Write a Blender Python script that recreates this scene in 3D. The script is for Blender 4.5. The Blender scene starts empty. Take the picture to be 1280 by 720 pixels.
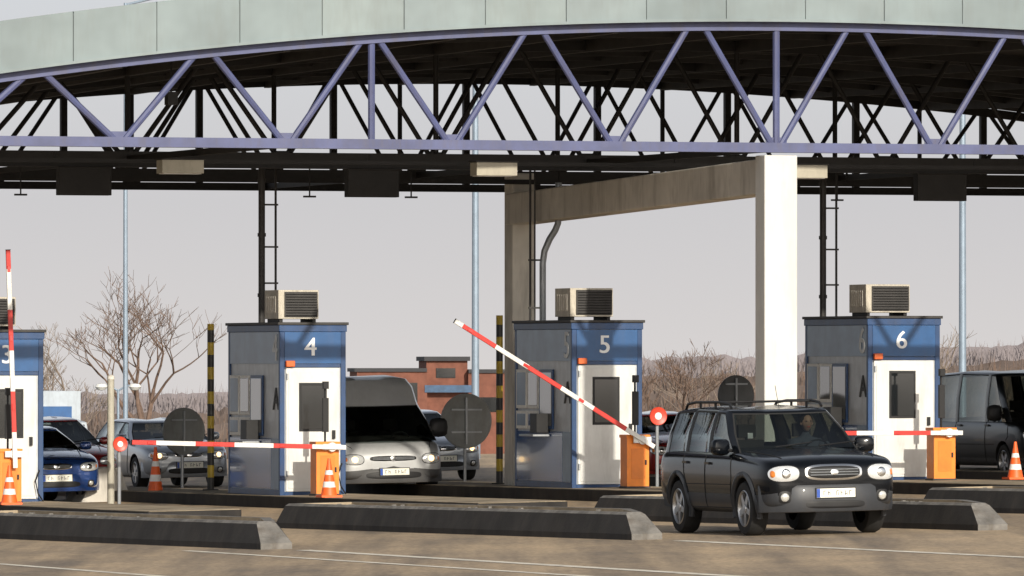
import bpy, bmesh, math, random
from mathutils import Vector, Matrix, Quaternion, noise
from mathutils.bvhtree import BVHTree
random.seed(7)
S=bpy.context.scene
COL=S.collection
rad=math.radians
# ---------------------------------------------------------------- materials
MATS={}
def mat(name,col,rough=.6,metal=0,var=.12,scale=3.0,bump=0,bscale=40,coat=0,emit=0,dirt=0,stretch=(1,1,1),spec=None):
    if name in MATS: return MATS[name]
    m=bpy.data.materials.new(name); m.use_nodes=True
    nt=m.node_tree; N=nt.nodes; L=nt.links
    p=N['Principled BSDF']
    p.inputs['Roughness'].default_value=rough; p.inputs['Metallic'].default_value=metal
    if spec is not None: p.inputs['Specular IOR Level'].default_value=spec
    p.inputs['Coat Weight'].default_value=coat; p.inputs['Coat Roughness'].default_value=.05
    tc=N.new('ShaderNodeTexCoord'); mp=N.new('ShaderNodeMapping'); mp.inputs['Scale'].default_value=stretch
    L.new(tc.outputs['Object'],mp.inputs['Vector'])
    n=N.new('ShaderNodeTexNoise'); n.inputs['Scale'].default_value=scale; n.inputs['Detail'].default_value=3; n.inputs['Roughness'].default_value=.65
    L.new(mp.outputs[0],n.inputs['Vector'])
    r=N.new('ShaderNodeValToRGB'); r.color_ramp.elements[0].position=.3; r.color_ramp.elements[1].position=.7
    r.color_ramp.elements[0].color=(*[c*(1-var) for c in col],1); r.color_ramp.elements[1].color=(*[min(1,c*(1+var)) for c in col],1)
    L.new(n.outputs['Fac'],r.inputs['Fac'])
    out=r.outputs['Color']
    if dirt>0:
        n2=N.new('ShaderNodeTexNoise'); n2.inputs['Scale'].default_value=scale*.8; n2.inputs['Detail'].default_value=4; n2.inputs['Roughness'].default_value=.75
        mp2=N.new('ShaderNodeMapping'); mp2.inputs['Scale'].default_value=(2.5,2.5,.5); mp2.inputs['Location'].default_value=(3,7,1)
        L.new(tc.outputs['Object'],mp2.inputs['Vector']); L.new(mp2.outputs[0],n2.inputs['Vector'])
        r2=N.new('ShaderNodeValToRGB'); r2.color_ramp.elements[0].position=.48; r2.color_ramp.elements[1].position=.72
        r2.color_ramp.elements[0].color=(0,0,0,1); r2.color_ramp.elements[1].color=(dirt,dirt,dirt,1)
        L.new(n2.outputs['Fac'],r2.inputs['Fac'])
        mx=N.new('ShaderNodeMix'); mx.data_type='RGBA'
        L.new(r2.outputs['Color'],mx.inputs['Factor']); L.new(out,mx.inputs['A']); mx.inputs['B'].default_value=(.10,.08,.06,1)
        out=mx.outputs['Result']
    L.new(out,p.inputs['Base Color'])
    if emit:
        p.inputs['Emission Color'].default_value=(*col,1); p.inputs['Emission Strength'].default_value=emit
    if bump:
        n3=N.new('ShaderNodeTexNoise'); n3.inputs['Scale'].default_value=bscale; n3.inputs['Detail'].default_value=3
        L.new(tc.outputs['Object'],n3.inputs['Vector'])
        b=N.new('ShaderNodeBump'); b.inputs['Strength'].default_value=bump; b.inputs['Distance'].default_value=.02
        L.new(n3.outputs['Fac'],b.inputs['Height']); L.new(b.outputs[0],p.inputs['Normal'])
    MATS[name]=m; return m
def glassmat(name,tint=(.3,.34,.33),base=.08):
    if name in MATS: return MATS[name]
    m=bpy.data.materials.new(name); m.use_nodes=True
    nt=m.node_tree; N=nt.nodes; L=nt.links
    for n in list(N): N.remove(n)
    o=N.new('ShaderNodeOutputMaterial'); t=N.new('ShaderNodeBsdfTransparent'); t.inputs[0].default_value=(*tint,1)
    g=N.new('ShaderNodeBsdfGlossy'); g.inputs['Roughness'].default_value=.04; g.inputs['Color'].default_value=(.85,.9,.92,1)
    f=N.new('ShaderNodeFresnel'); f.inputs['IOR'].default_value=1.5
    a=N.new('ShaderNodeMath'); a.operation='ADD'; a.inputs[1].default_value=base; L.new(f.outputs[0],a.inputs[0])
    mx=N.new('ShaderNodeMixShader'); L.new(a.outputs[0],mx.inputs[0]); L.new(t.outputs[0],mx.inputs[1]); L.new(g.outputs[0],mx.inputs[2])
    L.new(mx.outputs[0],o.inputs[0]); MATS[name]=m; return m
def stripemat(name,c1,c2,period,axis='X',phase=0,rough=.4):
    m=bpy.data.materials.new(name); m.use_nodes=True
    nt=m.node_tree; N=nt.nodes; L=nt.links; p=N['Principled BSDF']; p.inputs['Roughness'].default_value=rough
    tc=N.new('ShaderNodeTexCoord'); sp=N.new('ShaderNodeSeparateXYZ'); L.new(tc.outputs['Object'],sp.inputs[0])
    a=N.new('ShaderNodeMath'); a.operation='ADD'; a.inputs[1].default_value=phase+100*period; L.new(sp.outputs[axis],a.inputs[0])
    d=N.new('ShaderNodeMath'); d.operation='DIVIDE'; d.inputs[1].default_value=period; L.new(a.outputs[0],d.inputs[0])
    fr=N.new('ShaderNodeMath'); fr.operation='FRACT'; L.new(d.outputs[0],fr.inputs[0])
    g=N.new('ShaderNodeMath'); g.operation='GREATER_THAN'; g.inputs[1].default_value=.5; L.new(fr.outputs[0],g.inputs[0])
    mx=N.new('ShaderNodeMix'); mx.data_type='RGBA'; mx.inputs['A'].default_value=(*c1,1); mx.inputs['B'].default_value=(*c2,1)
    L.new(g.outputs[0],mx.inputs['Factor'])
    n=N.new('ShaderNodeTexNoise'); n.inputs['Scale'].default_value=6; n.inputs['Detail'].default_value=4; L.new(tc.outputs['Object'],n.inputs['Vector'])
    r=N.new('ShaderNodeMapRange'); r.inputs['To Min'].default_value=.55; r.inputs['To Max'].default_value=1.2; L.new(n.outputs['Fac'],r.inputs['Value'])
    m2=N.new('ShaderNodeMix'); m2.data_type='RGBA'; m2.blend_type='MULTIPLY'; m2.inputs['Factor'].default_value=.8
    L.new(mx.outputs['Result'],m2.inputs['A']); L.new(r.outputs[0],m2.inputs['B']); L.new(m2.outputs['Result'],p.inputs['Base Color'])
    return m

# ---------------------------------------------------------------- mesh builder
class MB:
    def __init__(s): s.v=[];s.f=[];s.m=[];s.mats=[]
    def mi(s,mt):
        if mt not in s.mats: s.mats.append(mt)
        return s.mats.index(mt)
    def add(s,vs,fs,mt):
        o=len(s.v); s.v+= [tuple(v) for v in vs]; k=s.mi(mt)
        for f in fs: s.f.append([i+o for i in f]); s.m.append(k)
    def box(s,a,b,mt,M=None):
        x0,y0,z0=a;x1,y1,z1=b
        vs=[Vector(c) for c in [(x0,y0,z0),(x1,y0,z0),(x1,y1,z0),(x0,y1,z0),(x0,y0,z1),(x1,y0,z1),(x1,y1,z1),(x0,y1,z1)]]
        if M: vs=[M@v for v in vs]
        s.add(vs,[(0,3,2,1),(4,5,6,7),(0,1,5,4),(1,2,6,5),(2,3,7,6),(3,0,4,7)],mt)
    def cbox(s,c,d,mt,M=None):
        s.box([c[i]-d[i]/2 for i in range(3)],[c[i]+d[i]/2 for i in range(3)],mt,M)
    def beam(s,p0,p1,w,h,mt):
        p0=Vector(p0);p1=Vector(p1);d=(p1-p0).normalized()
        up=Vector((0,0,1)) if abs(d.z)<.95 else Vector((0,1,0))
        x=d.cross(up).normalized();u=x.cross(d)
        vs=[]
        for p in (p0,p1):
            for a,b in ((-1,-1),(1,-1),(1,1),(-1,1)): vs.append(p+x*a*w/2+u*b*h/2)
        s.add(vs,[(3,2,1,0),(4,5,6,7),(0,1,5,4),(1,2,6,5),(2,3,7,6),(3,0,4,7)],mt)
    def path(s,pts,rs,mt,n=8,cap=True):
        pts=[Vector(p) for p in pts]; vs=[];fs=[]
        if not isinstance(rs,(list,tuple)): rs=[rs]*len(pts)
        ref=None
        for i,p in enumerate(pts):
            d=(pts[min(i+1,len(pts)-1)]-pts[max(i-1,0)]).normalized()
            if ref is None: ref=Vector((0,0,1)) if abs(d.z)<.9 else Vector((1,0,0))
            x=d.cross(ref).normalized(); y=x.cross(d)
            for k in range(n):
                a=2*math.pi*k/n; vs.append(p+x*math.cos(a)*rs[i]+y*math.sin(a)*rs[i])
        for i in range(len(pts)-1):
            for k in range(n):
                k2=(k+1)%n; fs.append((i*n+k,i*n+k2,(i+1)*n+k2,(i+1)*n+k))
        if cap: fs.append(tuple(range(n-1,-1,-1))); fs.append(tuple((len(pts)-1)*n+k for k in range(n)))
        s.add(vs,fs,mt)
    def lathe(s,prof,o,axis,mt,n=24,mats=None):
        o=Vector(o);ax=Vector(axis).normalized()
        ref=Vector((0,0,1)) if abs(ax.z)<.9 else Vector((1,0,0))
        x=ax.cross(ref).normalized();y=ax.cross(x)
        vs=[]
        for r,a in prof:
            for k in range(n):
                t=2*math.pi*k/n; vs.append(o+ax*a+(x*math.cos(t)+y*math.sin(t))*r)
        for i in range(len(prof)-1):
            fs=[(i*n+k,i*n+(k+1)%n,(i+1)*n+(k+1)%n,(i+1)*n+k) for k in range(n)]
            if i==0: s.add(vs,fs,mats[i] if mats else mt); base=len(s.v)-len(vs)
            else:
                kk=s.mi(mats[i] if mats else mt)
                for f in fs: s.f.append([q+base for q in f]); s.m.append(kk)
    def build(s,name,parent=None,bevel=0,smooth=True,ang=35,fixn=False):
        me=bpy.data.meshes.new(name); me.from_pydata(s.v,[],s.f)
        for mt in s.mats: me.materials.append(mt)
        me.polygons.foreach_set('material_index',s.m); me.update()
        if fixn:
            bm=bmesh.new();bm.from_mesh(me);bmesh.ops.recalc_face_normals(bm,faces=bm.faces);bm.to_mesh(me);bm.free()
        if smooth:
            me.polygons.foreach_set('use_smooth',[True]*len(me.polygons)); me.set_sharp_from_angle(angle=rad(ang))
        ob=bpy.data.objects.new(name,me); COL.objects.link(ob)
        if parent: ob.parent=parent
        if bevel:
            b=ob.modifiers.new('bevel','BEVEL'); b.width=bevel; b.segments=2; b.limit_method='ANGLE'; b.angle_limit=rad(40); b.use_clamp_overlap=True
        return ob
# ---------------------------------------------------------------- terrain
K=.02
def g(X,Y):
    z=K*40*math.tanh(X/40)
    if Y>200: z-= min(9.0,.03*(Y-200))
    if Y>500: z-= .013*(Y-500)
    return z
PH=rad(18); RX,RY=math.cos(PH),math.sin(PH)
OX,OY=-3.77,129.9
def P(u,v): return (OX+u*RX+v*RY, OY+u*RY-v*RX)
def root(name,X,Y,rz=18,z=None,tilt=False):
    e=bpy.data.objects.new(name,None); COL.objects.link(e); e.empty_display_size=.3
    e.location=(X,Y,g(X,Y) if z is None else z)
    q=Quaternion((0,0,1),rad(rz))
    if tilt: q=Vector((0,0,1)).rotation_difference(Vector((-K,0,1)).normalized())@q
    e.rotation_mode='QUATERNION'; e.rotation_quaternion=q
    return e

# ---------------------------------------------------------------- ground / road
def sheet(name,xs,ys,off,mt):
    vs=[(x,y,g(x,y)+off) for y in ys for x in xs]; n=len(xs)
    fs=[(j*n+i,j*n+i+1,(j+1)*n+i+1,(j+1)*n+i) for j in range(len(ys)-1) for i in range(n-1)]
    b=MB(); b.add(vs,fs,mt); return b.build(name)
XN=list(range(-80,81,2))
ground_m=mat('field',(.20,.18,.13),.95,var=.35,scale=.02)
sheet('ground',[-9000,-3000,-1000,-400,-150]+XN+[150,400,1000,3000,9000],[-200,0,40,80,120,160,200]+list(range(210,501,20))+[500.5,700,1000,2000,4000,9000],0,ground_m)
def roadmat():
    m=bpy.data.materials.new('concrete_pavement'); m.use_nodes=True
    nt=m.node_tree;N=nt.nodes;L=nt.links;p=N['Principled BSDF'];p.inputs['Roughness'].default_value=.8
    p.inputs['Specular IOR Level'].default_value=.3
    tc=N.new('ShaderNodeTexCoord')
    def nz(sc,rot,scl,det=4,rg=.6):
        mp=N.new('ShaderNodeMapping'); mp.inputs['Rotation'].default_value=(0,0,rot); mp.inputs['Scale'].default_value=scl
        n=N.new('ShaderNodeTexNoise'); n.inputs['Scale'].default_value=sc; n.inputs['Detail'].default_value=det; n.inputs['Roughness'].default_value=rg
        L.new(tc.outputs['Object'],mp.inputs['Vector']); L.new(mp.outputs[0],n.inputs['Vector']); return n
    a=nz(.9,rad(-18),(1.1,.05,1)); b=nz(.35,0,(1,.5,1),5,.7); c=nz(14,0,(1,.4,1),4,.7)
    r=N.new('ShaderNodeValToRGB'); r.color_ramp.elements[0].position=.36; r.color_ramp.elements[1].position=.60
    r.color_ramp.elements[0].color=(.16,.13,.10,1); r.color_ramp.elements[1].color=(.55,.41,.26,1)
    L.new(a.outputs['Fac'],r.inputs['Fac'])
    r2=N.new('ShaderNodeValToRGB'); r2.color_ramp.elements[0].position=.38; r2.color_ramp.elements[1].position=.62
    r2.color_ramp.elements[0].color=(.25,.205,.16,1); r2.color_ramp.elements[1].color=(.56,.42,.27,1)
    L.new(b.outputs['Fac'],r2.inputs['Fac'])
    mx=N.new('ShaderNodeMix'); mx.data_type='RGBA'; mx.inputs['Factor'].default_value=.45
    L.new(r.outputs[0],mx.inputs['A']); L.new(r2.outputs[0],mx.inputs['B'])
    mr=N.new('ShaderNodeMapRange'); mr.inputs['From Min'].default_value=.3; mr.inputs['From Max'].default_value=.7; mr.inputs['To Min'].default_value=.7; mr.inputs['To Max'].default_value=1.2
    L.new(c.outputs['Fac'],mr.inputs['Value'])
    m2=N.new('ShaderNodeMix'); m2.data_type='RGBA'; m2.blend_type='MULTIPLY'; m2.inputs['Factor'].default_value=1
    L.new(mx.outputs['Result'],m2.inputs['A']); L.new(mr.outputs[0],m2.inputs['B']); L.new(m2.outputs['Result'],p.inputs['Base Color'])
    bp=N.new('ShaderNodeBump'); bp.inputs['Strength'].default_value=.4; bp.inputs['Distance'].default_value=.01
    L.new(c.outputs['Fac'],bp.inputs['Height']); L.new(bp.outputs[0],p.inputs['Normal'])
    return m
sheet('road',[x for x in XN if -60<=x<=60],[20,40,80,120,160,200],.004,roadmat())
paint=mat('road_paint',(.80,.74,.62),.8,var=.25,scale=2.5,dirt=.5)
mk=MB()
def line(X,Y,ang,length,w):
    dx,dy=math.sin(rad(ang)),-math.cos(rad(ang)); n=int(length/1.0)
    for i in range(n):
        pts=[]
        for t,sd in ((i,-1),(i+1,-1),(i+1,1),(i,1)):
            x=X+dx*t*length/n - dy*sd*w/2; y=Y+dy*t*length/n + dx*sd*w/2
            pts.append((x,y,g(x,y)+.0085))
        mk.add(pts,[(0,1,2,3)],paint)
for (x,y) in [(-2.6,99.5),(2.1,100.6),(6.9,102)]:
    line(x,y,17.4,40,.2)
line(-4.1,100.5,17.4,40,.14)
line(-8.0,101.5,17.4,50,.14)
mk.build('road_markings',smooth=False)

# ---------------------------------------------------------------- common mats
conc_dark=mat('stained_shaded_concrete',(.022,.020,.019),.9,var=.4,scale=1.6,bump=.15,dirt=.2)  # black stain, with the shade on the kerb sides also put into the colour
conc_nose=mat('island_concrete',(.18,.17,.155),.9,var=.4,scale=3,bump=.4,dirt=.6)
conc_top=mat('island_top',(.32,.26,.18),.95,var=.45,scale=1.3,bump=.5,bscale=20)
conc_white=mat('painted_concrete',(.66,.65,.61),.75,var=.06,scale=1.2,bump=.1,dirt=.16)
conc_beige=mat('beam_concrete',(.62,.59,.53),.85,var=.15,scale=1.0,bump=.15,dirt=.45)
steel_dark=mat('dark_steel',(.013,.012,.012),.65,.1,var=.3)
steel_dk2=mat('dark_steel_pipe',(.035,.033,.032),.6,.1,var=.3)
purple=mat('purple_paint',(.075,.088,.19),.5,0,var=.18,scale=2,dirt=.35)
rubber=mat('rubber',(.015,.015,.015),.85,var=.3)
blackp=mat('black_plastic',(.016,.016,.017),.5,var=.2,spec=.3)
chrome=mat('chrome',(.75,.75,.74),.18,1,var=.05)
alloy=mat('alloy_rim',(.5,.5,.5),.35,.9,var=.1)
interior=mat('interior',(.045,.04,.037),.9,var=.2)
white=mat('white_paint',(.75,.75,.72),.5,var=.08,dirt=.15)
orange=mat('orange_paint',(.85,.24,.015),.45,var=.1,scale=4,dirt=.15)
lampglass=mat('headlight',(.85,.87,.88),.12,.4,var=.08,scale=30,coat=1)
lamplit=mat('headlight_lit',(1,.66,.30),.2,0,emit=3.0)
fogm=mat('fog_lamp',(.7,.7,.66),.15,.4,var=.1,scale=30,coat=1)
amber=mat('amber_lens',(.8,.22,.02),.2,coat=1)
redlens=mat('red_lens',(.6,.02,.015),.3,coat=1)
platem=mat('number_plate',(.85,.84,.74),.4,var=.05)
glass=glassmat('car_glass',(.40,.44,.42),.02)
glass_dark=mat('dark_window',(.012,.014,.016),.06,0,var=.2,coat=1)
galv=mat('galvanised',(.33,.35,.37),.5,.5,var=.15,dirt=.15)

# ---------------------------------------------------------------- islands
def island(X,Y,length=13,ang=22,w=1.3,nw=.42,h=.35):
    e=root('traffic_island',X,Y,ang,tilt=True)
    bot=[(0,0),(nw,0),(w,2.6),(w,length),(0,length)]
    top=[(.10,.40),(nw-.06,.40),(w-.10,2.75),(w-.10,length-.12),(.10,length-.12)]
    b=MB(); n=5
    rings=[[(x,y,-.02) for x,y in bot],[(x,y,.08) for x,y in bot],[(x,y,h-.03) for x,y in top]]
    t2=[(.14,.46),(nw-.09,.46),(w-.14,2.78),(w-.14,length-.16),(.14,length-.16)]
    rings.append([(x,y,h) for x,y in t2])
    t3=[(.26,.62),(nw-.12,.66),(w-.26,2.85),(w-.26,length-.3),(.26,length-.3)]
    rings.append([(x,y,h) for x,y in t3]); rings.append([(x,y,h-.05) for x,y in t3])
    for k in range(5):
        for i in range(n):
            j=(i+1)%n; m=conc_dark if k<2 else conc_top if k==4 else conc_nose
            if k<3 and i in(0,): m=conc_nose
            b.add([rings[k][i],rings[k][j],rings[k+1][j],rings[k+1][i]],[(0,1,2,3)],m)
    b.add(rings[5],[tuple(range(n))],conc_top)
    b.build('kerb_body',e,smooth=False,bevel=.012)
    d=MB()
    for i in range(50):
        x=random.uniform(.3,w-.3);y=random.uniform(3,length-.5);s=random.uniform(.012,.045)
        d.cbox((x,y,h-.04+s*.3),(s,s*1.4,s*.8),conc_nose,Matrix.Translation((x,y,0))@Matrix.Rotation(random.uniform(0,3),4,'Z')@Matrix.Translation((-x,-y,0)))
    d.build('gravel',e,smooth=False)
    return e
island(1.52,101.5); island(-3.15,100.3); island(6.0,103.0); island(10.8,104.4)
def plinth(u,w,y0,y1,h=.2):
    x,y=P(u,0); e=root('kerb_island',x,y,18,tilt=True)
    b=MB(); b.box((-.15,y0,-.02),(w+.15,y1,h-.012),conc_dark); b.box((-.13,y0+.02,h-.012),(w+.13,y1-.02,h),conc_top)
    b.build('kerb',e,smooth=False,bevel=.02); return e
US=[-5.09,0,5.0,10.19,15.3]; WS=[1.13,1.12,1.22,1.28,1.28]; HS=[2.97,3.0,2.95,2.93,2.93]
for u,w in zip(US,WS): plinth(u,w,-11,13)

# ---------------------------------------------------------------- text
def text(body,size,loc,mt,parent,rot=(math.pi/2,0,0),off=.006,name='number'):
    c=bpy.data.curves.new(name,'FONT'); c.body=body; c.size=size; c.extrude=.004; c.offset=off; c.align_x='CENTER'; c.align_y='CENTER'; c.resolution_u=4
    o=bpy.data.objects.new(name+'_t',c); COL.objects.link(o)
    dg=bpy.context.evaluated_depsgraph_get(); me=bpy.data.meshes.new_from_object(o.evaluated_get(dg))
    bpy.data.objects.remove(o); me.materials.clear(); me.materials.append(mt)
    o=bpy.data.objects.new(name,me); COL.objects.link(o); o.parent=parent; o.location=loc; o.rotation_euler=rot
    return o
# ---------------------------------------------------------------- booths
blue_f=mat('booth_blue_frame',(.010,.05,.15),.4,var=.2,dirt=.2)
blue_p=mat('booth_blue_panel',(.014,.085,.24),.35,var=.15,dirt=.12)
blue_g=mat('booth_blue_gloss',(.012,.07,.24),.15,var=.4,scale=1.2,coat=.8)
grey_p=mat('booth_grey_panel',(.50,.53,.56),.4,.1,var=.12,dirt=.25)
greyb=mat('booth_bluegrey',(.16,.23,.33),.3,.1,var=.2,scale=1.5,dirt=.2)
door_m=mat('door_white',(.68,.69,.67),.5,var=.08,scale=2,dirt=.2)
beige=mat('aircon_beige',(.52,.48,.40),.6,var=.15,dirt=.4)
numw=mat('number_white',(.8,.82,.84),.5,var=.05)
numfade=mat('number_faded',(.60,.63,.65),.5,var=.2)
def booth(u,W,H,num):
    x,y=P(u,0); e=root('toll_booth',x,y,18); L=3.05; z0=.19
    b=MB(); b.box((.03,.03,z0),(W-.03,L-.03,H-.06),grey_p); b.build('shell',e,smooth=False)
    f=MB(); t=.085
    for px in (0,W-t):
        for py in (0,L-t): f.box((px,py,z0),(px+t,py+t,H-.14),blue_f)
    f.box((-.015,-.015,H-.14),(W+.015,L+.015,H-.03),blue_f)
    f.box((t,.005,z0),(W-t,.05,z0+.07),blue_f); f.box((.005,t,z0),(.05,L-t,z0+.10),blue_f); f.box((W-.05,t,z0),(W-.005,L-t,z0+.1),blue_f)
    f.box((t,.004,H-.72),(W-t,.05,H-.66),blue_f)
    f.box((-.04,-.04,H-.03),(W+.04,L+.04,H+.015),steel_dk2)
    f.build('frame',e,smooth=False,bevel=.008)
    p=MB(); p.box((t,.0,H-.655),(W-t,.03,H-.145),blue_p)
    for sx,sd in ((0,1),(W,-1)):
        a=sx; c=sx+sd*.028
        x0,x1=min(a+sd*.006,c),max(a+sd*.006,c)
        p.box((x0,t+.003,H-.66),(x1,L-t-.003,H-.143),greyb)
        p.box((x0,t+.45,z0+.11),(x1,L-t-.003,1.12),blue_g)
        p.box((x0,t+.003,z0+.11),(x1,t+.44,1.12),greyb)
    p.build('panels',e,smooth=False)
    w=MB()
    for sx,sd in ((0,-1),(W,1)):
        def pane(y0,y1,zz0,zz1,fr,gm):
            fx=sx+sd*.012
            w.box((min(sx-sd*.02,fx),y0,zz0),(max(sx-sd*.02,fx),y1,zz1),fr)
            gx=sx+sd*.016
            w.box((min(sx,gx),y0+.05,zz0+.05),(max(sx,gx),y1-.05,zz1-.05),gm)
        pane(2.38,2.93,1.5,2.15,white,greyb); pane(1.75,2.32,1.5,2.15,white,glass_dark)
        pane(2.38,2.93,1.16,1.46,white,greyb); pane(1.75,2.32,1.16,1.46,white,blue_g)
        pane(1.0,1.70,1.16,2.15,blue_f,glass_dark)
        bx=sx+sd*.22
        w.box((min(sx,bx),1.2,1.1),(max(sx,bx),1.55,1.42),blackp)
        w.box((min(sx,sx+sd*.3),1.15,1.04),(max(sx,sx+sd*.3),1.9,1.075),galv)
    w.build('side_windows',e,smooth=False,bevel=.006)
    d=MB(); dx0,dx1=t+.02,W-t-.04; dz=H-.72
    d.box((dx0,-.012,z0+.075),(dx1,.03,dz-.01),door_m)
    d.box((dx0+.04,-.024,z0+.12),(dx1-.04,-.013,dz-.06),door_m)
    wx0=dx0+.30*(dx1-dx0)-.02; wx1=wx0+.40
    d.box((wx0-.035,-.034,1.24),(wx1+.035,-.025,2.03),blackp)
    d.box((wx0,-.04,1.28),(wx1,-.035,1.99),glass_dark)
    d.box((dx1-.12,-.07,1.12),(dx1-.07,-.025,1.26),blackp)
    d.box((dx0+.0,-.04,dz-.2),(dx0+.025,-.012,dz-.1),galv); d.box((dx0,-.04,.5),(dx0+.025,-.012,.6),galv)
    d.build('door',e,smooth=False,bevel=.005)
    l=MB(); l.box((t+.0,-.09,H-.71),(t+.15,-.004,H-.61),mat('signal_orange',(.70,.13,.02),.4)); l.build('beacon',e,bevel=.01)
    text(num,.42,(W*.46,-.006,H-.40),numw,e,off=.0)
    text(num,.42,(W*.46+.012,-.008,H-.40),numw,e,off=.0,name='number_weight')
    text(num,.62,(-.002,.28,H-.42),numfade,e,rot=(math.pi/2,0,-math.pi/2),off=.003,name='side_number')
    text('A',.5,(.02,.30,1.75),steel_dk2,e,rot=(math.pi/2,0,-math.pi/2),off=.01,name='side_letter')
    a=MB(); ax0,ax1=.02,.02+.70*W/1.15; az=H+.07; ah=.47
    a.box((ax0,.15,az),(ax1,.95,az+ah),beige)
    a.box((ax0+.10,.125,az+.03),(ax1-.02,.155,az+ah-.03),steel_dk2)
    for i in range(9): a.box((ax0+.12,.105,az+.05+i*.043),(ax1-.04,.128,az+.063+i*.043),blackp)
    for i in range(6): a.box((ax0-.008,.3+i*.1,az+.1),(ax0+.01,.34+i*.1,az+ah-.1),conc_beige)
    a.box((ax0+.03,.2,H+.015),(ax0+.09,.9,az),steel_dark); a.box((ax1-.09,.2,H+.015),(ax1-.03,.9,az),steel_dark)
    a.build('air_conditioner',e,smooth=False,bevel=.008)
    c=MB(); c.path([(W+.01,.25,H-.3),(W+.04,.22,H-.5),(W+.035,.24,1.6)],.012,blackp,6)
    c.path([(W-.02,-.06,.22),(W-.12,-.12,.35),(W-.16,-.1,.55),(W-.08,-.05,.72)],.012,blackp,6); c.build('cable',e)
    return e
for u,W,H,n in zip(US,WS,HS,'34567'): booth(u,W,H,n)

# ---------------------------------------------------------------- barrier gates
boomS=stripemat('boom_red_white',(.80,.79,.75),(.62,.03,.02),1.3,'X',phase=.35)
def gate(X,Y,blen,angle,post=True):
    e=root('barrier_gate',X,Y,18); b=MB(); zt=1.07
    b.box((-.19,-.17,.15),(.19,.17,zt-.05),orange); b.box((-.205,-.185,zt-.05),(.205,.185,zt),orange)
    b.box((-.21,-.19,.15),(.21,.19,.23),steel_dk2); b.box((-.12,-.176,.35),(.12,-.17,.85),mat('orange_panel',(.75,.20,.012),.4,dirt=.1))
    b.cbox((.13,-.18,.62),(.03,.02,.08),blackp)
    b.build('cabinet',e,smooth=False,bevel=.012)
    h=MB(); h.lathe([(0,-.02),(.075,-.02),(.075,.06),(0,.06)],(0.05,-.25,.985),(0,1,0),white,16)
    h.cbox((.05,-.235,.985),(.3,.05,.1),white); h.build('pivot',e,bevel=.005)
    if post:
        h=MB(); h.path([(.02,.05,zt),(.02,.05,1.95)],.018,blackp,8); h.cbox((.02,.03,1.5),(.10,.06,.55),blackp); h.cbox((.02,.02,1.98),(.09,.09,.12),blackp)
        h.build('signal_post',e,bevel=.005)
    bo=MB(); bo.box((-blen,-.018,-.037),(.22,.018,.037),boomS); bo.box((-blen-.01,-.024,-.042),(-blen,.024,.042),blackp)
    for i in range(3): bo.cbox((-blen+.3+i*1.1,-.024,0),(.1,.012,.05),redlens)
    ob=bo.build('boom',e,smooth=False,bevel=.006); ob.location=(.05,-.29,.985); ob.rotation_euler=(0,rad(angle),0)
    return e
gate(-8.05,127.6,3.25,88); gate(-3.02,129.0,3.35,1.5); gate(2.0,130.4,3.75,31); gate(7.09,132.2,3.45,0)

# ---------------------------------------------------------------- canopy
ce=root('toll_canopy',OX,OY,18,z=0)
fascia_m=mat('fascia_metal',(.195,.24,.25),.5,.1,var=.16,scale=.8,dirt=.2)
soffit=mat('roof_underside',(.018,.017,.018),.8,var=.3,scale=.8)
def sh(y): return 4*(y+8.2)/28.2
def za(U,y): return 7.6+.15*(y+8.2)/28.2-(.0057-.0006*(y+8.2)/28.2)*(U-6)**2
UU=[-12.2+i*.5 for i in range(74)]; YS=[-8.2+i*28.2/14 for i in range(15)]
b=MB(); n=len(UU)
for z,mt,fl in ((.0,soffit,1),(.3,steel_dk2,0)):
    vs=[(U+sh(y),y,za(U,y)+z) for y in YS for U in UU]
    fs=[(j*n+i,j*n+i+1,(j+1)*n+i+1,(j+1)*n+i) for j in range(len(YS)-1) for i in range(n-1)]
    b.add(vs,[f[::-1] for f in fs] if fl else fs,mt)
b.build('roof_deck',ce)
b=MB(); st=1.3; U=-12.2; k=0
seam=mat('fascia_seam',(.12,.15,.155),.6)
fm2=mat('fascia_metal_2',(.185,.23,.24),.5,.1,var=.16,scale=.8,dirt=.2); fm3=mat('fascia_metal_3',(.205,.25,.255),.5,.1,var=.16,scale=.8,dirt=.25)
while U<24.3:
    U1=min(U+st,24.3); m=4; fm=random.choice([fascia_m,fm2,fm3])
    for q in range(m):
        a0=U+(U1-U)*q/m; a1=U+(U1-U)*(q+1)/m
        g0=.008 if q==0 else 0; g1=.008 if q==m-1 else 0
        off=.012*((k%2))
        vs=[]
        for y in (-8.42-off*.3,-8.18):
            for (a,gg) in ((a0,g0),(a1,-g1)):
                vs+=[(a+gg,y,za(a,-8.2)-.02),(a+gg,y,za(a,-8.2)+.74)]
        b.add(vs,[(0,2,3,1),(4,5,7,6),(0,4,6,2),(1,3,7,5),(0,1,5,4),(2,6,7,3)],fm)
        vs=[(a0,-8.40,za(a0,-8.2)),(a0,-8.40,za(a0,-8.2)+.72),(a1,-8.40,za(a1,-8.2)),(a1,-8.40,za(a1,-8.2)+.72)]
        b.add(vs,[(0,2,3,1)],seam)
        vs=[]
        for y in (-8.47,-8.40):
            for a in (a0,a1): vs+=[(a,y,za(a,-8.2)-.05),(a,y,za(a,-8.2)-.005)]
        b.add(vs,[(0,2,3,1),(4,5,7,6),(0,4,6,2),(1,3,7,5)],fascia_m)
    U=U1;k+=1
b.build('fascia',ce,smooth=False)
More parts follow.
